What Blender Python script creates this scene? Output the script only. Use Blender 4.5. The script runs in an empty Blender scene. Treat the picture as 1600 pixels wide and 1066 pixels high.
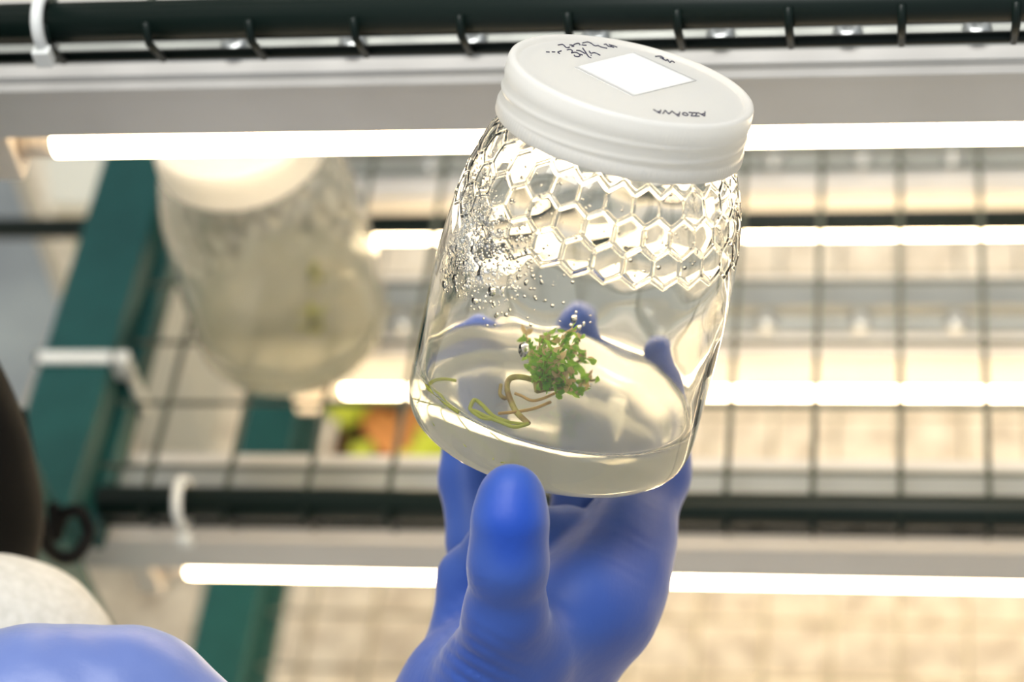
import bpy, bmesh, math, random
import numpy as np
from mathutils import Vector, Matrix
random.seed(7); np.random.seed(7)
S = bpy.context.scene
COL = S.collection

# ------------------------------------------------------------------ camera
F = 3600.0                                   # focal length in pixels of the 1600 px frame
Yc = np.array([600.0, 4290.0, -3600.0]); Yc /= np.linalg.norm(Yc)      # world +Y seen from the camera
Xc = np.array([21600.0, 0.0, 3600.0]); Xc -= Yc * Xc.dot(Yc); Xc /= np.linalg.norm(Xc)
Zc = np.cross(Xc, Yc)
M = np.array([Xc, Yc, Zc])                   # camera -> world
C = np.array([0.0, 0.0, 1.45])
cam = bpy.data.cameras.new('camera'); cam.sensor_width = 36; cam.lens = 36 * F / 1600
cam.clip_start = 0.01; cam.clip_end = 50
cam.dof.use_dof = True; cam.dof.focus_distance = 0.77; cam.dof.aperture_fstop = 5.6
camo = bpy.data.objects.new('camera', cam); COL.objects.link(camo)
mw = Matrix.Identity(4)
for i in range(3):
    for j in range(3): mw[i][j] = M[i][j]
    mw[i][3] = C[i]
camo.matrix_world = mw; S.camera = camo

# ------------------------------------------------------------------ light and exposure
world = bpy.data.worlds.new('room_light'); S.world = world; world.use_nodes = True
world.node_tree.nodes['Background'].inputs[0].default_value = (0.90, 0.95, 1.0, 1)
world.node_tree.nodes['Background'].inputs[1].default_value = 0.50
la = bpy.data.lights.new('ceiling_light', 'AREA'); la.shape = 'RECTANGLE'; la.size = 1.6; la.size_y = 1.2
la.energy = 50; la.color = (1.0, 0.98, 0.95)
lo = bpy.data.objects.new('ceiling_light', la); COL.objects.link(lo)
lo.location = (-0.30, 0.65, 2.75)
lo.rotation_euler = (Vector((0, .45, .8)) - lo.location).to_track_quat('-Z', 'Y').to_euler()
TUBE_STRENGTH = 23.0
S.view_settings.view_transform = 'Standard'; S.view_settings.look = 'None'
S.view_settings.exposure = 0.14; S.view_settings.gamma = 1.0; S.view_settings.use_curve_mapping = False
S.cycles.max_bounces = 24; S.cycles.transmission_bounces = 20; S.cycles.transparent_max_bounces = 24

# ------------------------------------------------------------------ helpers
def ray(px, py): return M @ np.array([(px - 800) / F, -(py - 533) / F, -1.0])
def W(px, py, d): return C + ray(px, py) * d                        # point at a depth
def onz(px, py, z): r = ray(px, py); return C + r * ((z - C[2]) / r[2])
def ony(px, py, y): r = ray(px, py); return C + r * ((y - C[1]) / r[1])

def tag(o, label=None, cat=None, group=None, kind=None):
    if label: o['label'] = label
    if cat: o['category'] = cat
    if group: o['group'] = group
    if kind: o['kind'] = kind
    return o
def mesh_obj(name, verts, faces, mat, parent=None, smooth=True):
    me = bpy.data.meshes.new(name)
    me.from_pydata([tuple(map(float, v)) for v in verts], [], [tuple(map(int, f)) for f in faces]); me.update()
    if smooth: me.polygons.foreach_set('use_smooth', [True] * len(me.polygons))
    if mat: me.materials.append(mat)
    return link(name, me, parent)
def link(name, me, parent=None):
    o = bpy.data.objects.new(name, me); COL.objects.link(o)
    if parent is not None: o.parent = parent
    return o
def empty(name, loc=(0, 0, 0), rot=None):
    o = bpy.data.objects.new(name, None); COL.objects.link(o); o.empty_display_size = .02
    o.location = tuple(map(float, loc))
    if rot is not None: o.rotation_euler = rot
    return o
class MB:
    def __init__(s): s.v = []; s.f = []
    def add(s, v, f):
        n = len(s.v); s.v += [tuple(map(float, p)) for p in v]; s.f += [tuple(int(i) + n for i in q) for q in f]; return s
    def box(s, a, b, bev=0):
        x0, y0, z0 = a; x1, y1, z1 = b
        bm = bmesh.new(); bmesh.ops.create_cube(bm, size=1)
        for v in bm.verts: v.co = Vector(((x0+x1)/2+v.co.x*(x1-x0), (y0+y1)/2+v.co.y*(y1-y0), (z0+z1)/2+v.co.z*(z1-z0)))
        if bev: bmesh.ops.bevel(bm, geom=bm.edges[:], offset=bev, segments=2, affect='EDGES', profile=.5)
        bm.verts.index_update(); s.add([v.co for v in bm.verts], [[v.index for v in f.verts] for f in bm.faces]); bm.free(); return s
    def prism(s, prof, x0, x1):                      # profile in (y, z) run along x
        n = len(prof)
        v = [(x0, y, z) for y, z in prof] + [(x1, y, z) for y, z in prof]
        f = [(i, (i+1) % n, n+(i+1) % n, n+i) for i in range(n)] + [tuple(range(n))[::-1], tuple(range(n, 2*n))]
        return s.add(v, f)
    def tube(s, pts, r, n=10, cap=True):
        pts = [Vector(tuple(map(float, p))) for p in pts]; m = len(pts)
        rs = r if hasattr(r, '__len__') else [r] * m
        up = None; v = []; f = []
        for i, p in enumerate(pts):
            t = (pts[min(i+1, m-1)] - pts[max(i-1, 0)]).normalized()
            if up is None:
                up = Vector((0, 0, 1)) if abs(t.z) < .9 else Vector((1, 0, 0))
            a = (up - t * up.dot(t)).normalized(); b = t.cross(a); up = a
            for k in range(n):
                w = 2 * math.pi * k / n
                v.append(p + (a * math.cos(w) + b * math.sin(w)) * rs[i])
        for i in range(m-1):
            for k in range(n):
                f.append((i*n+k, i*n+(k+1) % n, (i+1)*n+(k+1) % n, (i+1)*n+k))
        if cap: f += [tuple(range(n))[::-1], tuple(range((m-1)*n, m*n))]
        return s.add(v, f)
    def build(s, name, mat, parent=None, smooth=True): return mesh_obj(name, s.v, s.f, mat, parent, smooth)
def sharp(o, ang=35):
    me = o.data
    bm = bmesh.new(); bm.from_mesh(me); bm.normal_update()
    for e in bm.edges:
        if len(e.link_faces) == 2 and e.calc_face_angle(0) > math.radians(ang): e.smooth = False
    bm.to_mesh(me); bm.free(); return o
def spline(pts, n=8):
    P = [np.array(p, float) for p in pts]; out = []
    P = [2*P[0]-P[1]] + P + [2*P[-1]-P[-2]]
    for i in range(1, len(P)-2):
        for k in range(n):
            t = k/n; a, b, c, d = P[i-1:i+3]
            out.append(.5*((2*b)+(c-a)*t+(2*a-5*b+4*c-d)*t*t+(3*b-a-3*c+d)*t**3))
    out.append(P[-2]); return out
def lathe(prof, n, disp=None):
    """prof: list of (r, h); disp(theta, h, i) -> radial offset.  Returns verts, faces (normal outwards when the profile runs from bottom outside to the top)."""
    th = np.arange(n) * 2 * math.pi / n; v = []; f = []; rows = []
    for i, (r, h) in enumerate(prof):
        if r < 1e-9: rows.append((len(v), 1)); v.append((0, 0, h)); continue
        rr = np.full(n, r); hh = np.full(n, h)
        if disp is not None:
            dr = disp(th, h, i); rr = rr + dr
        rows.append((len(v), n)); v += list(zip(rr*np.cos(th), rr*np.sin(th), hh))
    for i in range(len(prof)-1):
        (a, na), (b, nb) = rows[i], rows[i+1]
        if na == 1 and nb == 1: continue
        for k in range(n):
            k2 = (k+1) % n
            if na == 1: f.append((a, b+k2, b+k))
            elif nb == 1: f.append((a+k, a+k2, b))
            else: f.append((a+k, a+k2, b+k2, b+k))
    return v, f

# ------------------------------------------------------------------ materials
def mat(name, col=(.8, .8, .8), rough=.5, metal=0, spec=.5, **kw):
    m = bpy.data.materials.new(name); m.use_nodes = True
    b = m.node_tree.nodes['Principled BSDF']
    b.inputs['Base Color'].default_value = (*col, 1); b.inputs['Roughness'].default_value = rough
    b.inputs['Metallic'].default_value = metal; b.inputs['Specular IOR Level'].default_value = spec
    for k, v in kw.items(): b.inputs[k.replace('_', ' ')].default_value = v
    return m
def nodes(m): return m.node_tree.nodes, m.node_tree.links, m.node_tree.nodes['Principled BSDF']
def noise_col(m, c1, c2, scale, detail=4, lo=.35, hi=.65, coord='Object'):
    N, L, b = nodes(m)
    tc = N.new('ShaderNodeTexCoord'); nz = N.new('ShaderNodeTexNoise'); rp = N.new('ShaderNodeValToRGB')
    nz.inputs['Scale'].default_value = scale; nz.inputs['Detail'].default_value = detail
    rp.color_ramp.elements[0].position = lo; rp.color_ramp.elements[1].position = hi
    rp.color_ramp.elements[0].color = (*c1, 1); rp.color_ramp.elements[1].color = (*c2, 1)
    L.new(tc.outputs[coord], nz.inputs['Vector']); L.new(nz.outputs['Fac'], rp.inputs['Fac']); L.new(rp.outputs['Color'], b.inputs['Base Color'])
    return m
def bump(m, scale, strength, dist=.001, detail=3, stretch=None):
    N, L, b = nodes(m)
    tc = N.new('ShaderNodeTexCoord'); nz = N.new('ShaderNodeTexNoise'); bp = N.new('ShaderNodeBump')
    nz.inputs['Scale'].default_value = scale; nz.inputs['Detail'].default_value = detail
    bp.inputs['Strength'].default_value = strength; bp.inputs['Distance'].default_value = dist
    src = tc.outputs['Object']
    if stretch:
        mp = N.new('ShaderNodeMapping'); mp.inputs['Scale'].default_value = stretch[0]; mp.inputs['Rotation'].default_value = stretch[1]
        L.new(src, mp.inputs['Vector']); src = mp.outputs['Vector']
    L.new(src, nz.inputs['Vector']); L.new(nz.outputs['Fac'], bp.inputs['Height'])
    if b.inputs['Normal'].is_linked: L.new(b.inputs['Normal'].links[0].from_socket, bp.inputs['Normal'])
    L.new(bp.outputs['Normal'], b.inputs['Normal'])
    return m
def mix_translucent(m, col, fac):
    N, L, b = nodes(m); out = N['Material Output']
    t = N.new('ShaderNodeBsdfTranslucent'); t.inputs['Color'].default_value = (*col, 1)
    mx = N.new('ShaderNodeMixShader'); mx.inputs[0].default_value = fac
    L.new(b.outputs[0], mx.inputs[1]); L.new(t.outputs[0], mx.inputs[2]); L.new(mx.outputs[0], out.inputs['Surface'])
    return mx
def mix_transparent(m, fac, col=(1, 1, 1)):
    N, L, b = nodes(m); out = N['Material Output']; src = out.inputs['Surface'].links[0].from_socket
    t = N.new('ShaderNodeBsdfTransparent'); t.inputs['Color'].default_value = (*col, 1)
    mx = N.new('ShaderNodeMixShader'); mx.inputs[0].default_value = fac
    L.new(src, mx.inputs[1]); L.new(t.outputs[0], mx.inputs[2]); L.new(mx.outputs[0], out.inputs['Surface'])

m_floor = noise_col(mat('speckled_floor', rough=.6), (.54, .45, .33), (.90, .80, .63), 55, 6, .36, .60)
bump(m_floor, 60, .4, .002)
m_teal = noise_col(mat('teal_paint', rough=.5, spec=.3), (.006, .058, .056), (.008, .070, .067), 40)
m_dark = mat('dark_green_coating', (.004, .010, .008), .38, spec=.22)
m_wire = mat('wire_coating', (.085, .095, .070), .4)
m_wire2 = mat('grey_wire_coating', (.26, .24, .18), .45)
m_house = noise_col(mat('white_lamp_enamel', rough=.38), (.62, .60, .56), (.67, .65, .61), 20)
m_steel = mat('galvanised_steel', (.55, .57, .56), .3, 0.85)
m_cover = mat('dull_grey_metal', (.42, .43, .40), .32, .6)
m_cap = mat('lamp_end_plastic', (.80, .72, .62), .4)
m_zip = mat('white_nylon', (.75, .77, .74), .4)
m_black = mat('black_rubber', (.003, .003, .003), .6, spec=.12)
m_grey = noise_col(mat('grey_laminate', rough=.45), (.17, .19, .20), (.24, .27, .27), 12)
m_beige = mat('beige_edging', (.33, .29, .21), .5)
m_panel = mat('pale_plastic', (.62, .62, .54), .45)
m_tube = bpy.data.materials.new('lit_lamp_glass'); m_tube.use_nodes = True
_n = m_tube.node_tree.nodes; _n.remove(_n['Principled BSDF']); _e = _n.new('ShaderNodeEmission')
_e.inputs[0].default_value = (1.0, .77, .48, 1); _e.inputs[1].default_value = TUBE_STRENGTH
m_tube.node_tree.links.new(_e.outputs[0], _n['Material Output'].inputs[0])
m_glass = mat('clear_glass', (.985, .995, .98), 0.0, Transmission_Weight=1.0, IOR=1.48)
m_water = mat('water', (1, 1, 1), 0.0, Transmission_Weight=1.0, IOR=1.33)
m_lid = mat('frosted_lid_plastic', (.92, .92, .90), .34)
bump(m_lid, 260, .12, .0004)
mix_translucent(m_lid, (.97, .96, .92), .62)
m_tape = mat('white_tape', (.95, .95, .93), .5); mix_translucent(m_tape, (.9, .9, .88), .3)
m_ink = mat('black_marker_ink', (.03, .028, .06), .6)
m_gel = mat('milky_agar', (.88, .90, .84), .9, spec=0); mix_translucent(m_gel, (.94, .92, .80), .6); mix_transparent(m_gel, .64, (.98, .98, .95))
m_glove = noise_col(mat('blue_nitrile', rough=.52, spec=.4, Sheen_Weight=.30, Sheen_Roughness=.35), (.027, .073, .32), (.036, .094, .375), 22, 3)
bump(m_glove, 90, .35, .0012, 4, ((1, .28, 1), (0, 0, .5)))
bump(m_glove, 700, .10, .0003, 2)
m_leaf = noise_col(mat('leaf_green', rough=.4), (.14, .38, .02), (.46, .66, .09), 300); mix_translucent(m_leaf, (.50, .80, .10), .5)
m_tip = mat('tan_leaf_tip', (.78, .58, .28), .5); mix_translucent(m_tip, (.85, .62, .30), .45)
m_stem = noise_col(mat('olive_stem', rough=.5), (.30, .19, .05), (.60, .55, .14), 120)
m_root = mat('tan_root', (.55, .34, .10), .5)
m_alga = mat('yellow_green_strand', (.66, .68, .14), .5); mix_translucent(m_alga, (.70, .74, .16), .45)

# ------------------------------------------------------------------ the setting
FY = .636                                     # front edge of the rack
SH = [.89, .582, .274]                        # heights of the three wire shelves
floor = MB().box((-3, -1.5, -.05), (3, 4, 0)).build('floor', m_floor, smooth=False); tag(floor, 'beige speckled floor under the rack', kind='structure')

m_wall = mat('pale_wall_paint', (.72, .72, .70), .7)
tag(MB().box((-3, 2.6, 0), (3, 2.7, 2.9)).build('wall_back', m_wall, smooth=False), 'pale painted wall behind the rack', kind='structure')
tag(MB().box((-2.3, -1.5, 0), (-2.2, 2.6, 2.9)).build('wall_left', m_wall, smooth=False), 'pale painted wall left of the rack', kind='structure')

# ------------------------------------------------------------------ rack
XL, XR, YB = -.386, .46, 1.10
wire_d = MB().tube([(0, FY+.002, 0), (0, YB, 0)], .0016, 6)
wm_d = wire_d.build('wire', m_wire).data; bpy.data.objects.remove(bpy.data.objects['wire'])
wm_l = MB().tube([(XL, 0, 0), (XR, 0, 0)], .0013, 6).build('wire', m_wire).data; bpy.data.objects.remove(bpy.data.objects['wire'])
SHN = ['topmost', 'middle', 'lowest']
def shelf(z, i):
    s = empty('wire_shelf', (0, 0, 0))
    tag(s, ['dark green wire shelf at the top edge, above the first lamp', 'dark green wire shelf carrying the blurred jar, thick front bar below it',
            'wire shelf furthest down, above the speckled floor'][i], 'shelf', 'wire shelves of the rack')
    MB().tube([(XL+.004, FY, z), (XR, FY, z)], .0078, 16).build('front_bar', m_dark, s)
    MB().tube([(XL, FY+.001, z-.0185), (XR, FY+.001, z-.0185)], .0022, 8).build('lower_rail', m_dark, s)
    MB().tube([(XL-.13, .859, z-.0425), (XR, .859, z-.0425)], .0064, 12).build('support_bar', m_dark, s)
    MB().box((-.386, .838, z-.052), (-.362, .878, z-.008), .003).build('clamp', m_black, s, False)
    x = .002 - .04 * 9
    while x < XR:
        o = link('wire', wm_d, s); o.location = (x, 0, z+.0055)
        if i == 2: o.material_slots[0].link = 'OBJECT'; o.material_slots[0].material = m_wire2
        MB().tube([(x, FY-.0065, z+.005), (x, FY-.0095, z-.003), (x, FY-.001, z-.019)], .0016, 6).build('hook', m_dark, s)
        x += .04
    y = .657
    while y < YB:
        if abs(y - .817) > .01:
            o = link('wire', wm_l, s); o.location = (0, y, z+.0005)
            if i == 2: o.material_slots[0].link = 'OBJECT'; o.material_slots[0].material = m_wire2
        y += .04
    return s
for i, z in enumerate(SH): shelf(z, i)

fr = empty('rack_frame', (-.412, .62, 0)); tag(fr, 'teal painted steel rack frame at the left with flat side beams', 'rack')
def rel(o, root): o.parent = root; o.matrix_parent_inverse = Matrix.Translation(-root.location); return o
for z in SH:
    b = MB().box((-.432, FY-.012, z-.030), (-.394, YB+.02, z+.006), .002); b = rel(b.build('side_beam', m_teal, None, False), fr)
    e = MB().box((-.3935, FY-.005, z-.034), (-.388, YB, z-.016), .001); rel(e.build('beam_lip', m_teal, None, False), fr)
rel(MB().box((-.434, FY-.050, 0), (-.396, FY-.013, 1.35), .002).build('post', m_teal, None, False), fr)
rel(MB().box((-.434, YB+.021, 0), (-.396, YB+.058, 1.35), .002).build('post', m_teal, None, False), fr)

# ------------------------------------------------------------------ lamp fixtures
def fixture(yf, z, x0, label, first=False):
    """yf: front lip; z: height of its shelf; tube hangs behind the lip"""
    s = empty('lamp_fixture', (0, 0, 0)); tag(s, label, 'lamp', 'lamp fixtures under the shelves')
    zt = z - .0425
    prof = [(yf, z-.070), (yf, zt-.003), (yf-.0015, zt-.003), (yf-.0015, zt), (yf+.003, zt), (yf+.0035, zt+.003), (yf+.0085, zt+.004),
            (yf+.050, zt+.004), (yf+.050, z-.070), (yf+.048, z-.070), (yf+.048, zt-.004), (yf+.002, zt-.004), (yf+.002, z-.070)]
    sharp(MB().prism(prof[::-1], x0-.045, XR-.02).build('housing', m_house, s), 20)
    MB().prism([(yf+.0095, zt+.004), (yf+.010, zt+.0055), (yf+.019, zt+.006), (yf+.022, zt+.013), (yf+.037, zt+.013), (yf+.040, zt+.004)][::-1], x0-.03, XR-.05).build('top_cover', m_cover, s, False)
    ty, tz = yf+.015, z-.085
    MB().tube([(x0+.004, ty, tz), (XR-.06, ty, tz)], .008, 20).build('tube', m_tube, s)
    for xa, xb in ((x0-.010, x0+.004), (XR-.06, XR-.046)):
        MB().tube([(xa, ty, tz), (xb, ty, tz)], .0083, 20).build('tube_cap', m_cap, s)
    for xa, xb in ((x0-.024, x0-.011), (XR-.045, XR-.032)):
        MB().box((xa, yf+.003, z-.098), (xb, yf+.030, zt-.005), .0015).build('lamp_holder', m_cap, s, False)
    bx = MB().box((x0-.060, yf+.002, z-.066), (x0-.0455, yf+.046, zt+.006), .002).build('connector', m_house, s, False)
    x = .030 - .048*6
    while x < XR-.1:
        b = MB()
        v, f = lathe([(.0058, 0), (.0058, .002), (.0048, .0042), (.0030, .005), (.0018, .0046), (.0016, .002), (0, .002)], 18)
        b.add([(p[0]+x, p[1]+yf+.0145, p[2]+zt+.0058) for p in v], f).build('bolt', m_steel, s)
        x += .048
    return s
fixture(.645, SH[0], -.350, 'lamp fixture with lit tube across the top, behind the held jar lid')
fixture(.645, SH[1], -.366, 'lamp fixture with lit tube at the bottom, behind the wrist of the glove')
fixture(.766, SH[1], -.302, 'lamp fixture whose lit tube runs level with the agar in the held jar')
fixture(.882, SH[1], -.302, 'lamp fixture deepest in the rack, its tube half behind the dark bar')

# ------------------------------------------------------------------ jar geometry (mm, converted to m)
mm = .001
NH, PITCH, H0 = 30, 9.3, 86.3                 # cells around, row pitch, height of the lowest row of cells
def hexfield(th, h):
    u = th * NH / (2*math.pi); v = (h - H0) / PITCH
    best = np.full(th.shape, 9.0); rad = np.full(th.shape, 9.0)
    for k in range(0, 5):
        off = .5 * (k % 2)
        du = (u - off + .5) % 1.0 - .5; dv = (v - k) * .866
        q = np.maximum(np.abs(du), np.abs(du)*.5 + abs(dv)*.866)
        rr = np.hypot(du, dv); sel = q < best
        best = np.where(sel, q, best); rad = np.where(sel, rr, rad)
    e = .5 - best
    ridge = np.exp(-(np.maximum(np.abs(e)-.016, 0)/.027)**2)
    dome = np.where(e > 0, np.clip(1-(rad/.5)**2, 0, 1), 0)
    return .42*ridge + .26*dome
def outer_disp(th, h, i):
    if h < 70 or h > 114: return 0*th
    return hexfield(th, h)
ctrl = [(0, 2.2), (20, 2.0), (38, 1.2), (42.5, .2), (45.5, .2), (48.3, 1.6), (50.0, 4.5), (50.8, 9), (51, 15), (51, 40), (50.9, 58), (50.2, 68), (49.2, 78), (47.6, 88), (45.4, 97), (42.6, 105), (39.8, 110.5), (38.2, 113.5), (37.8, 116), (37.8, 130)]
sp = np.array(spline(ctrl, 12)); arc = np.concatenate([[0], np.cumsum(np.hypot(*np.diff(sp, axis=0).T))])
def at_arc(a): return np.interp(a, arc, sp[:, 0]), np.interp(a, arc, sp[:, 1])
aa = []; a = 0
while a < arc[-1]:
    aa.append(a); h = at_arc(a)[1]
    a += .42 if 70 < h < 114 and a > 60 else (1.6 if a > 36 else 4)
aa.append(arc[-1])
prof_out = [at_arc(a) for a in aa]; prof_out[0] = (0, prof_out[0][1])
inner = [(35.0, 130.2), (35.0, 116), (35.5, 113), (37.4, 109.5), (40.0, 104.5), (43.0, 97), (45.2, 88), (46.9, 78), (47.9, 68), (48.6, 58), (48.7, 40), (48.7, 24), (48.5, 19.2), (47.8, 18.2), (46.4, 18.0), (30, 17.9), (12, 18), (0, 18.0)]
isp = spline(inner, 3)
def inner_r(h): 
    t = sorted(((p[1], p[0]) for p in isp if p[1] > 18.1)); return np.interp(h, [q[0] for q in t], [q[1] for q in t])
nout = len(prof_out)
def jar_disp(th, h, i):
    if i < nout: return outer_disp(th, h, i) + .05*np.sin(3*th+h*.08)
    w = .10*np.sin(5*th+h*.11)+.09*np.sin(9*th-h*.17+1)+.07*np.sin(14*th+h*.23+2)+.06*np.sin(3*th+h*.31)
    return w * min(1, max(0, (h-20)/15)) if h < 112 else 0*th
full = prof_out + [(p[0] if p[0] > 1e-6 else 0, p[1]) for p in isp]
jv, jf = lathe(full, 840, jar_disp)
jv = (np.array(jv)*mm)
jar_mesh = bpy.data.meshes.new('glass_body'); jar_mesh.from_pydata(jv.tolist(), [], jf); jar_mesh.update()
jar_mesh.polygons.foreach_set('use_smooth', [True]*len(jar_mesh.polygons)); jar_mesh.materials.append(m_glass)
m_surf = mat('agar_surface', (.985, .99, .97), .11, Transmission_Weight=1.0, IOR=1.40); jar_mesh.materials.append(m_surf)
_lo = nout*840                                  # faces of the cavity floor, where the agar meets the air
jar_mesh.polygons.foreach_set('material_index', [1 if all(jv[i][2] < .0184 for i in q) and min(q) > _lo else 0 for q in jf])
# lid
lp = [(35.0, 113.2), (38.9, 112.6), (41.4, 112.9), (41.9, 113.6), (41.9, 116.6), (41.5, 117.2)]
lp += [(41.3, h) for h in np.arange(117.8, 125.8, .35)]
lp += [(41.3, 126.2), (41.6, 126.8), (41.5, 129), (41.4, 131.6), (41.1, 132.5), (40.5, 133.0), (39.6, 133.2), (38.9, 132.9), (38.4, 132.2), (38.0, 131.7), (37.4, 131.6), (30, 131.6), (15, 131.7), (0, 131.7),
       (0, 130.4), (20, 130.4), (38.0, 130.3), (38.6, 129.5), (38.7, 120), (38.8, 114), (38.9, 113.0)]
NL = 900
def lid_disp(th, h, i):
    r = 0*th
    if i > len(lp)-14 and h < 132: return r
    if 113.4 <= h <= 116.8: r = r + .10*np.cos(th*180)
    if 126.5 <= h <= 130: r = r + .05*np.cos(th*180)
    if 117 <= h <= 126.2:
        t = (th/(2*math.pi)*2) % 1.0
        for c0 in (t*5+116.8, t*5+121.8, t*5+111.8):
            r = r + .45*np.exp(-((h-c0)/.85)**2)*((c0 > 116) & (c0 < 126.5))
    return r
lv, lf = lathe(lp[1:], NL, lid_disp)
lid_mesh = bpy.data.meshes.new('lid'); lid_mesh.from_pydata((np.array(lv)*mm).tolist(), [], lf); lid_mesh.update()
lid_mesh.polygons.foreach_set('use_smooth', [True]*len(lid_mesh.polygons)); lid_mesh.materials.append(m_lid)
# agar
GEL_H = 18.0
gp = [(0, 3.7), (20, 3.5), (38, 2.8), (43, 2.3), (46.3, 3.4), (48.2, 6.2), (49.1, 9.5), (49.3, 15), (49.2, 17.2), (48.4, 17.8), (46.4, 17.75), (30, 17.65), (0, 17.75)]
gv, gf = lathe(gp, 160)
gel_mesh = bpy.data.meshes.new('agar_gel'); gel_mesh.from_pydata((np.array(gv)*mm).tolist(), [], gf); gel_mesh.update()
gel_mesh.polygons.foreach_set('use_smooth', [True]*len(gel_mesh.polygons)); gel_mesh.materials.append(m_gel)

def make_jar(name, label, mtx):
    j = empty(name); j.matrix_world = mtx; tag(j, label, 'jar', 'glass culture jars')
    link('glass_body', jar_mesh, j); lid = link('lid', lid_mesh, j); lid['label'] = 'frosted white plastic screw lid'
    return j, lid

# held jar: axis in camera axes, leaning right and a little towards the lens
tl, rl = math.radians(24), math.radians(13)
a_c = np.array([math.sin(rl)*math.cos(tl), math.cos(rl)*math.cos(tl), math.sin(tl)])
lid_c = np.array([(988-800)/F*.757, (533-121)/F*.757, -.757])
base_c = lid_c - a_c*.1332
n_c = np.array([0, 0, 1.0]); n_c = n_c - a_c*n_c.dot(a_c); n_c /= np.linalg.norm(n_c)
zx, yx = M @ a_c, M @ (-n_c); xx = np.cross(yx, zx); bw = C + M @ base_c
JM = Matrix.Identity(4)
for i in range(3):
    JM[i][0], JM[i][1], JM[i][2], JM[i][3] = xx[i], yx[i], zx[i], bw[i]
JR = np.array([xx, yx, zx])                    # world -> jar axes
jar, lid = make_jar('honeycomb_jar', 'honeycomb glass jar with white screw lid, held up by the blue gloved hand', JM)
def on_jar(px, py, h):                         # pixel -> jar-local point on the plane z = h (m)
    r = JR @ ray(px, py); o = JR @ (C - bw); return o + r*((h - o[2])/r[2])

# tape and handwriting on the lid
LT = .13195
tc_ = [on_jar(*p, LT) for p in ((898, 105), (991, 82), (1088, 125.5), (988, 150))]
v = []; f = []; n = 14
for top in (1, 0):
    for i in range(n+1):
        for j in range(n+1):
            s, t = i/n, j/n
            p = tc_[0]*(1-s)*(1-t)+tc_[1]*s*(1-t)+tc_[2]*s*t+tc_[3]*(1-s)*t
            e = min(s, 1-s, t, 1-t)
            zz = LT - .0002 + (.0003 + .0006*min(1, e*5)*(.5+.5*math.sin(s*7+t*3))*(1 if e > 0 else 0) if top else 0)
            v.append((p[0], p[1], zz))
N1 = (n+1)**2
for i in range(n):
    for j in range(n):
        q = [i*(n+1)+j, (i+1)*(n+1)+j, (i+1)*(n+1)+j+1, i*(n+1)+j+1]; f.append(q[::-1]); f.append([k+N1 for k in q])
for i in range(n):
    for a0, b0 in ((i*(n+1), (i+1)*(n+1)), (i*(n+1)+n, (i+1)*(n+1)+n), (i, i+1), (n*(n+1)+i, n*(n+1)+i+1)):
        f.append([a0, b0, b0+N1, a0+N1])
tp = mesh_obj('tape_patch', v, f, m_tape, lid); tp['label'] = 'square of white tape'
def ink(name, strokes, ox, oy, sc, r=.00022):
    b = MB()
    allp = [on_jar(ox+x*sc, oy+y*sc, LT) for st in strokes for x, y in st]
    far = max(allp, key=lambda p: np.hypot(p[0], p[1])); fr_ = np.hypot(far[0], far[1])
    sh = np.array([far[0], far[1], 0])*min(0, .0366/fr_-1)          # keep the writing on the flat of the lid
    for st in strokes:
        P = [on_jar(ox+x*sc, oy+y*sc, LT-.0002)+sh for x, y in st]
        if len(P) > 2: P = spline(P, 4)
        b.tube(P, r, 6)
    o = b.build(name, m_ink, lid); return o
ink('handwriting', [[(690,295),(740,285),(790,310),(775,355)], [(780,352),(840,342),(900,360),(940,400),(900,425),(845,418),(825,395)],
    [(870,305),(930,310),(1000,345),(1040,368)], [(920,375),(990,395)], [(990,260),(1040,330),(1100,420),(1150,450)],
    [(1115,320),(1150,360),(1200,350),(1260,365),(1325,398)], [(1140,395),(1165,400)]], 830, 54, .08125)
ink('handwriting', [[(380,125),(470,118),(540,175),(600,165)], [(600,125),(650,130),(680,150),(640,152)], [(680,122),(720,102),(780,97),(800,125)],
    [(830,122),(880,130),(920,132)], [(850,88),(940,70),(1010,92),(1080,140),(1150,137)], [(1150,142),(1220,170),(1320,190)],
    [(1260,117),(1300,112),(1340,150),(1400,160)], [(1350,122),(1430,140),(1510,170)], [(1380,150),(1450,175)],
    [(150,255),(215,260)], [(260,255),(320,257)], [(440,237),(375,260),(410,290)]], 830, 50, .08125, .00022)
ink('handwriting', [[(220,100),(290,98),(330,125),(280,118)], [(310,130),(350,150)], [(360,155),(380,142),(400,168)], [(410,180),(440,162),(475,182)]], 1000, 75, .1172, .00022)
ink('handwriting', [[(180,820),(262,872)], [(262,872),(278,828)], [(232,850),(274,846)], [(305,875),(335,832)], [(335,832),(385,880)], [(385,880),(425,842)],
    [(425,842),(515,910)], [(515,910),(530,856)], [(482,884),(522,882)],
    [(565,880),(580,864),(610,866),(638,886),(625,900),(595,898),(565,880)],
    [(650,858),(705,866)], [(705,866),(680,905)], [(680,905),(735,906)], [(712,862),(760,868)], [(760,868),(735,908)], [(735,908),(792,908)],
    [(770,862),(862,908)], [(862,908),(866,850)], [(812,884),(864,872)]], 1000, 75, .1172, .00021)

# condensation on the inner wall (left shoulder) and a few large drops
b = MB(); rng = np.random.RandomState(3)
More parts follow.
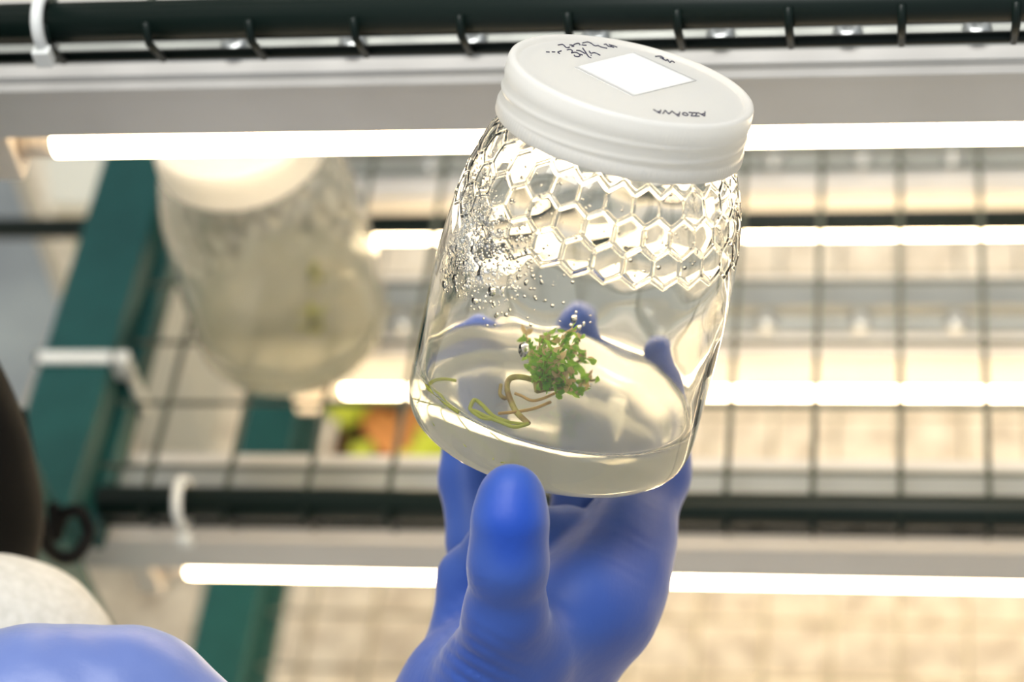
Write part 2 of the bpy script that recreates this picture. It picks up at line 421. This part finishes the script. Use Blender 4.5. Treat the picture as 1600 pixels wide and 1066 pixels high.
# jar-local angle: front of the jar is -y (270 deg); the left of the picture is 180 deg
def drop(th, h, r, stretch=1.0):
    R = inner_r(h)-.10; p = np.array([R*math.cos(th), R*math.sin(th), h])
    nn = np.array([-math.cos(th), -math.sin(th), 0]); tt = np.array([-math.sin(th), math.cos(th), 0]); uu = np.array([0, 0, 1.0])
    v = []; f = []; k = 7
    for q, (cr, ch) in enumerate(((1.0, -.25), (.95, .15), (.6, .48))):
        for s in range(k):
            w = 2*math.pi*s/k; v.append((p+(tt*math.cos(w)+uu*math.sin(w)*stretch)*r*cr+nn*r*ch)*mm)
    v.append((p+nn*r*.6)*mm)
    for q in range(2):
        for s in range(k): f.append((q*k+s, q*k+(s+1) % k, (q+1)*k+(s+1) % k, (q+1)*k+s))
    for s in range(k): f.append((2*k+s, 2*k+(s+1) % k, 3*k))
    f.append(tuple(range(k))[::-1]); b.add(v, f)
for _ in range(2300):
    th = math.radians(rng.normal(212, 17)); h = rng.normal(76, 9)
    if not 52 < h < 108: continue
    drop(th, h, abs(rng.normal(.28, .17))+.12)
for th, h, r, s in ((226, 68, 1.5, 2.2), (238, 66, .9, 2), (212, 60, 1.3, 1.3), (205, 55, 1.6, .8), (247, 72, .8, 1.6), (218, 73, 1.2, 1.6)):
    drop(math.radians(th), h, r, s)
for _ in range(260):
    drop(math.radians(rng.uniform(0, 360)), rng.uniform(82, 108), abs(rng.normal(.35, .15))+.12)
def front_wall(px, py, R=.0486):
    r = JR @ ray(px, py); o = JR @ (C - bw); A2 = r[0]**2+r[1]**2; B2 = 2*(r[0]*o[0]+r[1]*o[1]); C2 = o[0]**2+o[1]**2-R*R
    t = (-B2-math.sqrt(B2*B2-4*A2*C2))/(2*A2); p = o+r*t; return math.atan2(p[1], p[0]), p[2]*1000
for px, py, r_, st in ((820, 545, 1.9, 1.5), (897, 498, 1.1, 1.5), (905, 512, .8, 1.6), (892, 508, .6, 1.3), (912, 506, .5, 2.0), (900, 488, .5, 1.2), (852, 470, .5, 1), (800, 448, .8, 1.4), (770, 455, 1.6, 1.2), (745, 470, 1.4, .9)):
    drop(*front_wall(px, py), r_, st)
cd = b.build('condensation', m_water, jar); cd['kind'] = 'stuff'; cd['label'] = 'fine water droplets inside the glass'

# agar and plantlet in the held jar
gel = link('agar_gel', gel_mesh); gel.matrix_world = JM; tag(gel, 'milky pale agar layer in the bottom of the held jar', 'agar')
def leafmesh(size):
    v = [(0, 0, 0), (.27, .35, .10), (-.27, .35, .10), (.25, .75, .12), (-.25, .75, .12), (0, 1.1, -.05), (0, .4, -.02), (0, .8, -.02)]
    f = [(0, 1, 6), (0, 6, 2), (1, 3, 7, 6), (6, 7, 4, 2), (3, 5, 7), (7, 5, 4)]
    return [np.array(p)*size for p in v], f
def orient(vs, pos, d, roll):
    q = Vector(tuple(d)).to_track_quat('Y', 'Z').to_matrix() @ Matrix.Rotation(roll, 3, 'Y')
    return [tuple(Vector(tuple(pos)) + q @ Vector(tuple(p))) for p in vs]
pl = empty('plantlet'); pl.matrix_world = JM; tag(pl, 'small bushy green plantlet with tan tips growing on the agar in the held jar', 'plant')
G = GEL_H*mm
P0 = on_jar(838, 612, G+.003)
ends = [(822, 523, .014), (845, 527, .016), (862, 522, .020), (885, 520, .022), (905, 535, .018), (915, 560, .014), (928, 590, .008), (912, 605, .006), (890, 600, .008),
        (868, 590, .010), (850, 570, .014), (878, 560, .020), (895, 575, .015), (865, 548, .022), (835, 560, .010), (902, 550, .018), (880, 585, .013), (850, 545, .018)]
for px, py, dz in ends:
    e = on_jar(px, py, G+dz)
    md = (P0+e)/2 + np.array([rng.normal(0, .001), rng.normal(0, .001), .002])
    path = spline([P0, md, e], 7)
    b = MB().tube(path, list(np.linspace(.0007, .0004, len(path))), 5)
    sp_ = b.build('sprig_stem', m_stem, pl)
    for mt, rngs in ((m_leaf, range(4, len(path))), (m_tip, range(len(path)-3, len(path)))):
        lb = MB()
        for k in rngs:
            for _ in range(3 if mt is m_leaf else rng.randint(0, 5)):
                d = rng.normal(0, 1, 3); d[2] += .5; d /= np.linalg.norm(d)
                lvs, lfs = leafmesh(rng.uniform(.0022, .0040))
                lb.add(orient(lvs, path[k]+rng.normal(0, .0006, 3), d, rng.uniform(0, 6)), lfs)
        if lb.v:
            o = lb.build('leaves' if mt is m_leaf else 'leaf_tips', mt, sp_)
def strand(name, pts, r, mt, hs):
    P = [on_jar(640+x*.2064, 560+y*.2064, G+h) for (x, y), h in zip(pts, hs)]
    return MB().tube(spline(P, 6), r, 7).build(name, mt, pl)
strand('stem', [(990, 190), (930, 165), (830, 140), (760, 160), (740, 230), (780, 340), (820, 410), (900, 490)], .0011, m_stem, [.004, .004, .005, .004, .003, .001, .0005, .0002])
strand('stem', [(690, 200), (685, 270), (720, 300), (760, 290)], .0007, m_stem, [.004, .002, .001, .001])
strand('root', [(680, 412), (800, 400), (950, 370), (1060, 325)], .00055, m_root, [.001]*4)
strand('root', [(800, 265), (850, 280), (930, 315), (1020, 295), (1130, 240)], .0005, m_root, [.003]*5)
strand('strand', [(900, 490), (800, 515), (700, 480), (600, 440), (520, 400), (470, 380), (500, 310), (560, 350), (640, 430), (760, 480)], .0007, m_alga, [.0004]*10)
strand('strand', [(480, 400), (560, 450), (640, 455), (700, 470), (880, 495)], .0006, m_alga, [.0004]*5)
strand('strand', [(360, 160), (270, 150), (200, 170), (160, 225), (240, 270), (300, 340), (390, 405)], .0006, m_alga, [.0004]*7)
# thin green threads in the agar along the left wall
for k in range(7):
    th0 = math.radians(196+9*k); P = []
    for t in np.linspace(0, 1, 9):
        th = th0 + math.radians(10*math.sin(t*3+k)); hh = (GEL_H-.5 - t*9)*mm
        R = .0488; P.append((R*math.cos(th), R*math.sin(th), hh))
    MB().tube(P, .00022, 5).build('thread', m_alga, pl)

# ------------------------------------------------------------------ jar standing on the middle shelf
bp_ = onz(462, 512, SH[1]+.0055)
BM_ = Matrix.Translation(tuple(bp_)) @ Matrix.Rotation(.4, 4, 'Z') @ Matrix.Diagonal((.97, .97, 1.13, 1))
jar2, _ = make_jar('honeycomb_jar', 'blurred glass jar with white lid standing on the middle wire shelf', BM_)
m_fog = mat('fogged_glass', (.98, .98, .94), .10, Transmission_Weight=1.0, IOR=1.46); mix_translucent(m_fog, (.97, .93, .82), .13)
m_sprout = mat('sprout_green', (.42, .44, .02), .5)
for ch in jar2.children:
    if ch.name.startswith('glass_body'): ch.material_slots[0].link = 'OBJECT'; ch.material_slots[0].material = m_fog; ch.material_slots[1].link = 'OBJECT'; ch.material_slots[1].material = m_fog
gel2 = link('agar_gel', gel_mesh); gel2.matrix_world = BM_; tag(gel2, 'milky beige agar layer inside the blurred jar on the shelf', 'agar')
def sprout(px, py, n, lab, seed, sz):
    p = onz(px, py, bp_[2]+G*1.13); r = np.random.RandomState(seed)
    o = empty('sprout', p); tag(o, lab, 'plant')
    MB().tube([(0, 0, -.0004), (.001, .0005, .005), (.0015, .001, .010)], .0007, 6).build('stem', m_stem, o)
    b = MB()
    for _ in range(n):
        d = r.normal(0, 1, 3); d[2] = abs(d[2])+.3; d /= np.linalg.norm(d)
        lvs, lfs = leafmesh(r.uniform(.008, .012)*sz); b.add(orient(lvs, (.001+r.normal(0, .0015), r.normal(0, .0015), .004+r.uniform(0, .006)), d, r.uniform(0, 6)), lfs)
    b.build('leaves', m_sprout, o)
sprout(488, 520, 16, 'lower of two yellow-green sprouts in the blurred jar', 1, 1.0)
sprout(494, 450, 11, 'upper of two yellow-green sprouts in the blurred jar', 2, .8)

# ------------------------------------------------------------------ hands (signed distance field -> one continuous mesh)
def cam_mm(px, py, d): return np.array([(px-800)/F*d, -(py-533)/F*d, -d])
def cone(P, A, B, ra, rb):
    A = A.astype(np.float32); B = B.astype(np.float32); ba = B-A; t = np.clip(((P-A) @ ba)/(ba @ ba), 0, 1); c = A + t[..., None]*ba
    return np.linalg.norm(P-c, axis=-1) - (ra+(rb-ra)*t)
def smin(a, b, k):
    h = np.clip(.5+.5*(b-a)/k, 0, 1); return b*(1-h)+a*h - k*h*(1-h)
def chain(P, joints, k=3):
    d = None
    for (x0, y0, d0, r0), (x1, y1, d1, r1) in zip(joints[:-1], joints[1:]):
        q = cone(P, cam_mm(x0, y0, d0), cam_mm(x1, y1, d1), r0, r1)
        d = q if d is None else smin(d, q, k)
    return d
def surface_nets(Vv, o, h):
    sgn = Vv < 0
    cs = [(i, j, k) for i in (0, 1) for j in (0, 1) for k in (0, 1)]
    nx, ny, nz = [s-1 for s in Vv.shape]
    def cut(A, c): return A[c[0]:c[0]+nx, c[1]:c[1]+ny, c[2]:c[2]+nz]
    cnt = np.zeros((nx, ny, nz)); pos = np.zeros((nx, ny, nz, 3))
    for a in cs:
        for ax in range(3):
            if a[ax]: continue
            bq = list(a); bq[ax] = 1
            va, vb = cut(Vv, a), cut(Vv, bq); m = (va < 0) != (vb < 0)
            t = np.where(m, va/np.where(m, va-vb, 1), 0); cnt += m
            for q in range(3): pos[..., q] += m*(a[q] + (t if q == ax else 0))
    act = cnt > 0; idx = -np.ones(act.shape, int); idx[act] = np.arange(act.sum())
    I = np.argwhere(act); verts = o + h*(I + pos[act]/cnt[act][:, None])
    faces = []
    for ax in range(3):
        u, w = (ax+1) % 3, (ax+2) % 3
        A = np.take(sgn, range(0, Vv.shape[ax]-1), ax); B = np.take(sgn, range(1, Vv.shape[ax]), ax)
        E = np.argwhere(A != B)
        ok = (E[:, u] > 0) & (E[:, w] > 0) & (E[:, u] < idx.shape[u]) & (E[:, w] < idx.shape[w]); E = E[ok]
        inside = A[tuple(E.T)]
        q = []
        for du, dw in ((-1, -1), (0, -1), (0, 0), (-1, 0)):
            e = E.copy(); e[:, u] += du; e[:, w] += dw; q.append(idx[tuple(e.T)])
        q = np.stack(q, 1); q = np.where(inside[:, None], q, q[:, ::-1]); faces.append(q)
    return verts, np.concatenate(faces)
def sdf_mesh(name, fn, lo, hi, h, mt):
    lo = np.array(lo, float); n = np.ceil((np.array(hi)-lo)/h).astype(int)+1
    gx, gy, gz = [lo[i]+h*np.arange(n[i]) for i in range(3)]
    P = np.stack(np.meshgrid(gx, gy, gz, indexing='ij'), -1).astype(np.float32)
    Vv = fn(P); v, f = surface_nets(Vv, lo, h)
    ctr = v.mean(0); wv = (v-ctr)*mm @ M.T; wc = C + M @ (ctr*mm)
    o = mesh_obj(name, wv, f, mt); o.location = tuple(wc); return o
bmm = base_c*1000
def jar_sdf(P):
    q = P-bmm; h = q @ a_c; r = np.linalg.norm(q - h[..., None]*a_c, axis=-1)
    R = np.interp(h, [0, 2, 5, 10, 60, 110], [45.5, 48.6, 50.2, 51, 51, 40])
    return np.maximum(r-R, -h)*.95
def crease(P, A, B, n, amp, width, phase=0):
    """shallow parallel folds between two points"""
    return 0
def hand_fn(P):
    thumb = chain(P, [(799, 776, 747, 10.6), (797, 815, 746, 11.4), (794, 880, 750, 12.1), (790, 960, 762, 13.0), (770, 1060, 782, 17), (730, 1170, 800, 22)], 6)
    index = chain(P, [(940, 960, 812, 17), (985, 830, 832, 15.5), (1020, 740, 848, 13.2), (1037, 655, 858, 11.2), (1040, 600, 862, 9.5), (1036, 552, 862, 8.4)], 5)
    middle = chain(P, [(890, 950, 838, 16), (905, 840, 858, 13), (922, 700, 872, 11.5), (915, 590, 872, 10), (902, 502, 868, 9.0)], 4)
    ring = chain(P, [(800, 960, 845, 15), (748, 850, 858, 11.5), (735, 750, 868, 11.5), (738, 640, 872, 11), (742, 535, 866, 10.5)], 4)
    pinky = chain(P, [(730, 1000, 838, 14), (735, 905, 836, 11.5), (775, 858, 826, 10.5), (835, 836, 824, 9.5), (880, 830, 828, 9)], 4)
    palm = chain(P, [(925, 950, 815, 20), (850, 1010, 815, 24), (770, 1110, 815, 27), (670, 1280, 815, 29), (585, 1480, 812, 29), (540, 1620, 812, 31)], 10)
    palm = smin(palm, chain(P, [(915, 965, 820, 18), (795, 1150, 822, 23), (780, 1300, 815, 26)], 6), 10)
    palm = smin(palm, chain(P, [(765, 990, 838, 16), (722, 1080, 822, 20), (650, 1250, 812, 27)], 6), 12)
    web = chain(P, [(845, 1000, 782, 11), (895, 950, 797, 14), (955, 890, 818, 15)], 10)
    f = smin(index, middle, 3.0); f = smin(f, ring, 1.5); f = smin(f, pinky, 1.5)
    d = smin(palm, f, 7); d = smin(d, web, 20); ky = np.clip((cam_mm(800, 905, 765)[1]-P[..., 1])/18, 0, 1); d = smin(d, thumb, 6+14*ky)
    # folds where the glove bunches at the thumb
    A = cam_mm(700, 1010, 775); u = cam_mm(800, 1075, 775)-A; u /= np.linalg.norm(u); w = np.cross(u, [0, 0, 1.0]); q = P-A
    s = q @ w; t = q @ u
    d = d + .75*np.exp(-((t-12)/14)**2)*np.exp(-(s/13)**2)*(np.maximum(np.sin(s*1.35+.12*t), -.2)-.45)
    d = d + .28*np.sin(P[..., 1]*2.4)*np.exp(-((P[..., 1]-cam_mm(741, 905, 755)[1])/4)**2)*np.exp(-((P[..., 0]-cam_mm(741, 905, 755)[0])/5)**2)
    A = cam_mm(990, 850, 815); q = P-A; s = q @ np.array([.35, .94, 0]); t = q @ np.array([.94, -.35, 0])
    d = d + .10*np.exp(-((t)/15)**2)*np.exp(-(s/16)**2)*np.sin(s*1.7+1.6*np.sin(t*.23)+2.2*np.sin(s*.31+1))*(.5+.5*np.sin(s*.53+t*.11))
    return np.maximum(d, -(jar_sdf(P)-.25))
hand = sdf_mesh('gloved_hand', hand_fn, (-96, -284, -912), (78, 28, -728), 1.35, m_glove)
hv = np.array([v.co[:] for v in hand.data.vertices]) + np.array(hand.location) - C
hc = hv @ M*1000; tc0 = cam_mm(800, 815, 738)
mk = np.exp(-(((hc[:, 0]-tc0[0])/9.0)**2+((hc[:, 1]-tc0[1])/15.0)**2)**2)*(hc[:, 2] > -752)
at = hand.data.attributes.new('stretch', 'FLOAT', 'POINT'); at.data.foreach_set('value', mk.astype(np.float32))
mg = m_glove.copy(); mg.name = 'blue_nitrile_stretched'; hand.data.materials[0] = mg
N_, L_, b_ = nodes(mg); an = N_.new('ShaderNodeAttribute'); an.attribute_name = 'stretch'; mxn = N_.new('ShaderNodeMix'); mxn.data_type = 'RGBA'
L_.new(an.outputs['Fac'], mxn.inputs[0]); L_.new(b_.inputs['Base Color'].links[0].from_socket, mxn.inputs[6]); mxn.inputs[7].default_value = (.008, .060, .40, 1)
L_.new(mxn.outputs[2], b_.inputs['Base Color'])
tag(hand, 'hand in a blue nitrile glove gripping the held jar, thumb in front', 'hand')

def hand2_fn(P):
    arm = chain(P, [(-420, 1230, 780, 34), (-150, 1190, 780, 33), (40, 1170, 780, 34), (170, 1150, 780, 30)], 14)
    back = chain(P, [(-60, 1130, 780, 24), (70, 1125, 780, 26), (215, 1100, 782, 21), (335, 1170, 780, 20)], 18)
    d = smin(arm, back, 14)
    for x, y, dz in ((250, 1150, 0), (270, 1200, 8), (255, 1250, 16), (220, 1290, 24)):
        fg = chain(P, [(x-60, y+10, 780+dz, 13), (x+50, y, 776+dz, 11), (x+110, y+70, 772+dz, 10), (x+80, y+130, 772+dz, 9)], 5)
        d = smin(d, fg, 4)
    th = chain(P, [(120, 1180, 758, 16), (230, 1190, 745, 12), (310, 1240, 742, 10.5)], 6)
    d = smin(d, th, 6)
    return d + .25*np.sin(P[..., 0]*.35+P[..., 1]*.2)*np.sin(P[..., 1]*.3)
mg2 = noise_col(mat('blue_nitrile_painted_lit', rough=.42, spec=.5, Sheen_Weight=.5, Sheen_Roughness=.4), (.095, .15, .40), (.13, .19, .45), 22, 3)  # paler base colour paints in the brighter light and sheen on this glove
bump(mg2, 90, .3, .0012, 4)
h2 = sdf_mesh('gloved_hand', hand2_fn, (-310, -225, -840), (-70, -90, -715), 1.8, mg2)
tag(h2, 'blue gloved hand, painted paler as if brightly lit, entering low at the left, in front of a white dome', 'hand')

# ------------------------------------------------------------------ other things at the left
m_dome = noise_col(mat('white_fleece', rough=.9), (.44, .44, .41), (.52, .52, .49), 260); bump(m_dome, 420, .5, .001)
dc = W(-20, 1062, .895)
v, f = lathe([(0, -.012), (.044, -.012), (.050, -.008), (.052, 0), (.0515, .008), (.047, .020), (.038, .031), (.026, .039), (.013, .0435), (0, .0448)], 60)
dm = mesh_obj('white_dome', v, f, m_dome); dm.location = tuple(dc)
dm.rotation_euler = Vector(tuple(M @ np.array([.05, .75, .66]))).to_track_quat('Z', 'Y').to_euler()
tag(dm, 'rounded off-white dome with a fine fuzzy surface, behind the lower left glove', 'dome')

# grey table corner low at the left with beige edging
zt = .33
A, B_, D_ = onz(97, 482, zt), onz(-70, 20, zt), onz(-60, 905, zt)
E_ = B_ + (D_-A)*.9
tbl = empty('side_table', (A[0], A[1], 0)); tag(tbl, 'grey side table with beige edging, its corner poking in at the left', 'table')
def prismz(poly, z0, z1):
    n = len(poly); v = [(p[0], p[1], z0) for p in poly]+[(p[0], p[1], z1) for p in poly]
    f = [tuple(range(n))[::-1], tuple(range(n, 2*n))]+[(i, (i+1) % n, n+(i+1) % n, n+i) for i in range(n)]
    return v, f
v, f = prismz([A, B_, E_, D_], zt-.03, zt); rel(mesh_obj('table_top', v, f, m_grey, None, False), tbl)
def edge(a, b, w=.010):
    d = (b-a)[:2]; d = d/np.linalg.norm(d); nrm = np.array([-d[1], d[0]])
    ctr = (A+B_+E_+D_)[:2]/4
    if nrm @ (a[:2]-ctr) < 0: nrm = -nrm
    v, f = prismz([a[:2], b[:2], b[:2]+nrm*w, a[:2]+nrm*w], zt-.032, zt+.002); rel(mesh_obj('edging', v, f, m_beige, None, False), tbl)
edge(A, B_); edge(A, D_)
ctr = (A+B_+E_+D_)/4
for p in (A, B_, E_, D_):
    q = p*.85+ctr*.15; rel(MB().tube([(q[0], q[1], 0), (q[0], q[1], zt-.03)], .012, 10).build('leg', m_steel), tbl)

# pale crate behind the beam
q = [onz(*p, .30) for p in ((78, 318), (190, 318), (235, 150), (60, 150))]
ct = empty('storage_box', (q[0][0], q[0][1], 0)); tag(ct, 'pale plastic storage box on the floor behind the teal beam', 'box')
v, f = prismz(q, .0, .285); rel(mesh_obj('body', v, f, m_panel, None, False), ct)
cq = sum(q)/4; v, f = prismz([cq+(p-cq)*1.03 for p in q], .285, .30); rel(mesh_obj('box_lid', v, f, m_panel, None, False), ct)

# cable ties
def tie(name, lab, make): 
    o = empty('cable_tie'); tag(o, lab, 'cable tie', 'white cable ties'); make(o)
def ringtie(o, x, y, z, r, tail):
    P = [(x, y+r*math.cos(w), z+r*math.sin(w)) for w in np.linspace(0, 2*math.pi, 25)]
    MB().tube(P, .0026, 6, False).build('band', m_zip, o)
    MB().box((x-.0035, y-r-.004, z-.006+tail), (x+.0035, y-r+.001, z+.002+tail), .0008).build('head', m_zip, o, False)
p = ony(68, 22, FY); tie('cable_tie', 'white cable tie round the front bar in the top left corner', lambda o: ringtie(o, p[0], FY, SH[0], .0108, -.004))
p2 = ony(289, 792, FY); tie('cable_tie', 'white cable tie round the thick bar left of the gloved hand', lambda o: ringtie(o, p2[0], FY, SH[1], .0108, -.012))
pz = onz(140, 562, SH[1]+.006)
def beamtie(o):
    y = pz[1]
    P = [(-.4335, y, SH[1]+.0075), (-.3925, y, SH[1]+.0075), (-.386, y, SH[1]-.005), (-.387, y, SH[1]-.036), (-.4335, y, SH[1]-.032), (-.4335, y, SH[1]+.0075)]
    b = MB()
    for a0, b0 in zip(P[:-1], P[1:]):
        a0, b0 = np.array(a0), np.array(b0); b.box(np.minimum(a0, b0)-np.array([.001, .0035, .001]), np.maximum(a0, b0)+np.array([.001, .0035, .001]))
    b.build('band', m_zip, o, False)
tie('cable_tie', 'white cable tie strapped round the teal beam left of the blurred jar', beamtie)

# black cable looped over the bar's end
cb = MB().tube(spline([W(30, 640, 1.03), W(52, 760, 1.03), W(66, 835, 1.035), W(88, 868, 1.045), W(118, 868, 1.05), W(138, 835, 1.055), W(125, 800, 1.055), W(98, 806, 1.06), W(86, 840, 1.065), W(84, 790, 1.055)], 8), .0032, 10)
o = cb.build('black_cable', m_black); tag(o, 'thin black cable looping at the left end of the thick bar', 'cable')
cb = MB().tube(spline([W(-360, 60, .80), W(-240, 260, .84), W(-125, 480, .89), W(-40, 640, .92), W(-5, 750, .945), W(4, 830, .965), W(-30, 885, .985), W(-140, 850, .98)], 8), .017, 14)
o = cb.build('black_hose', m_black); tag(o, 'thick black hose running down the left edge', 'hose')

# planter seen through the mesh, on the lowest shelf
m_soil = noise_col(mat('dark_soil', rough=.9), (.020, .010, .004), (.07, .03, .012), 120)
m_pot = mat('brown_pot', (.10, .05, .02), .5); m_dry = mat('dry_orange_leaf', (.34, .15, .04), .6); m_lime = mat('lime_leaf', (.38, .46, .04), .5); mix_translucent(m_lime, (.5, .6, .06), .35)
def planter(px, py, label, w, d, seed, dry=True):
    z = SH[2]+.006; p = onz(px, py, z+.05); r = np.random.RandomState(seed)
    o = empty('planter', (p[0], p[1], z)); tag(o, label, 'plant')
    b = MB(); t = .003; hh = .045
    b.box((-w/2, -d/2, 0), (w/2, d/2, t)); b.box((-w/2, -d/2, t), (-w/2+t, d/2, hh)); b.box((w/2-t, -d/2, t), (w/2, d/2, hh))
    b.box((-w/2+t, -d/2, t), (w/2-t, -d/2+t, hh)); b.box((-w/2+t, d/2-t, t), (w/2-t, d/2, hh)); b.build('tray', m_pot, o, False)
    MB().box((-w/2+t, -d/2+t, t), (w/2-t, d/2-t, hh-.008)).build('soil', m_soil, o, False)
    def leaf(x, y, zz, ang, L, wd, mt, nm):
        v = []; f = []; n = 8
        for i in range(n+1):
            s = i/n; ww = wd*math.sin(math.pi*(.06+.9*s))**.8; zc = zz+.012*math.sin(s*2.6)
            for k in (-1, -.4, .4, 1): v.append((x+math.cos(ang)*L*s-math.sin(ang)*ww*k, y+math.sin(ang)*L*s+math.cos(ang)*ww*k, zc+abs(k)*.003))
        for i in range(n):
            for k in range(3): a0 = i*4+k; f.append((a0, a0+1, a0+5, a0+4))
        mesh_obj(nm, v, f, mt, o)
    if dry:
        leaf(-.022, .026, .048, -.95, .070, .011, m_dry, 'dry_leaf'); leaf(.004, .030, .044, -.9, .055, .014, m_dry, 'dry_leaf')
    pts = [(-.024, .012), (.028, -.022), (.034, -.008), (-.012, -.026), (.020, -.030), (-.022, .024)] if dry else [(r.uniform(-w/2.6, w/2.6), r.uniform(-d/2.6, d/2.6)) for _ in range(9)]
    for x, y in pts:
        for _ in range(3): leaf(x, y, .05, r.uniform(0, 6.28), r.uniform(.016, .026), .0075, m_lime, 'leaf')
planter(612, 688, 'brown planter tray with lime leaves and a dry orange leaf, seen left of the thumb', .078, .072, 5)
planter(705, 225, 'planter of lime green leaves far back, just left of the held jar shoulder', .085, .06, 6, False)
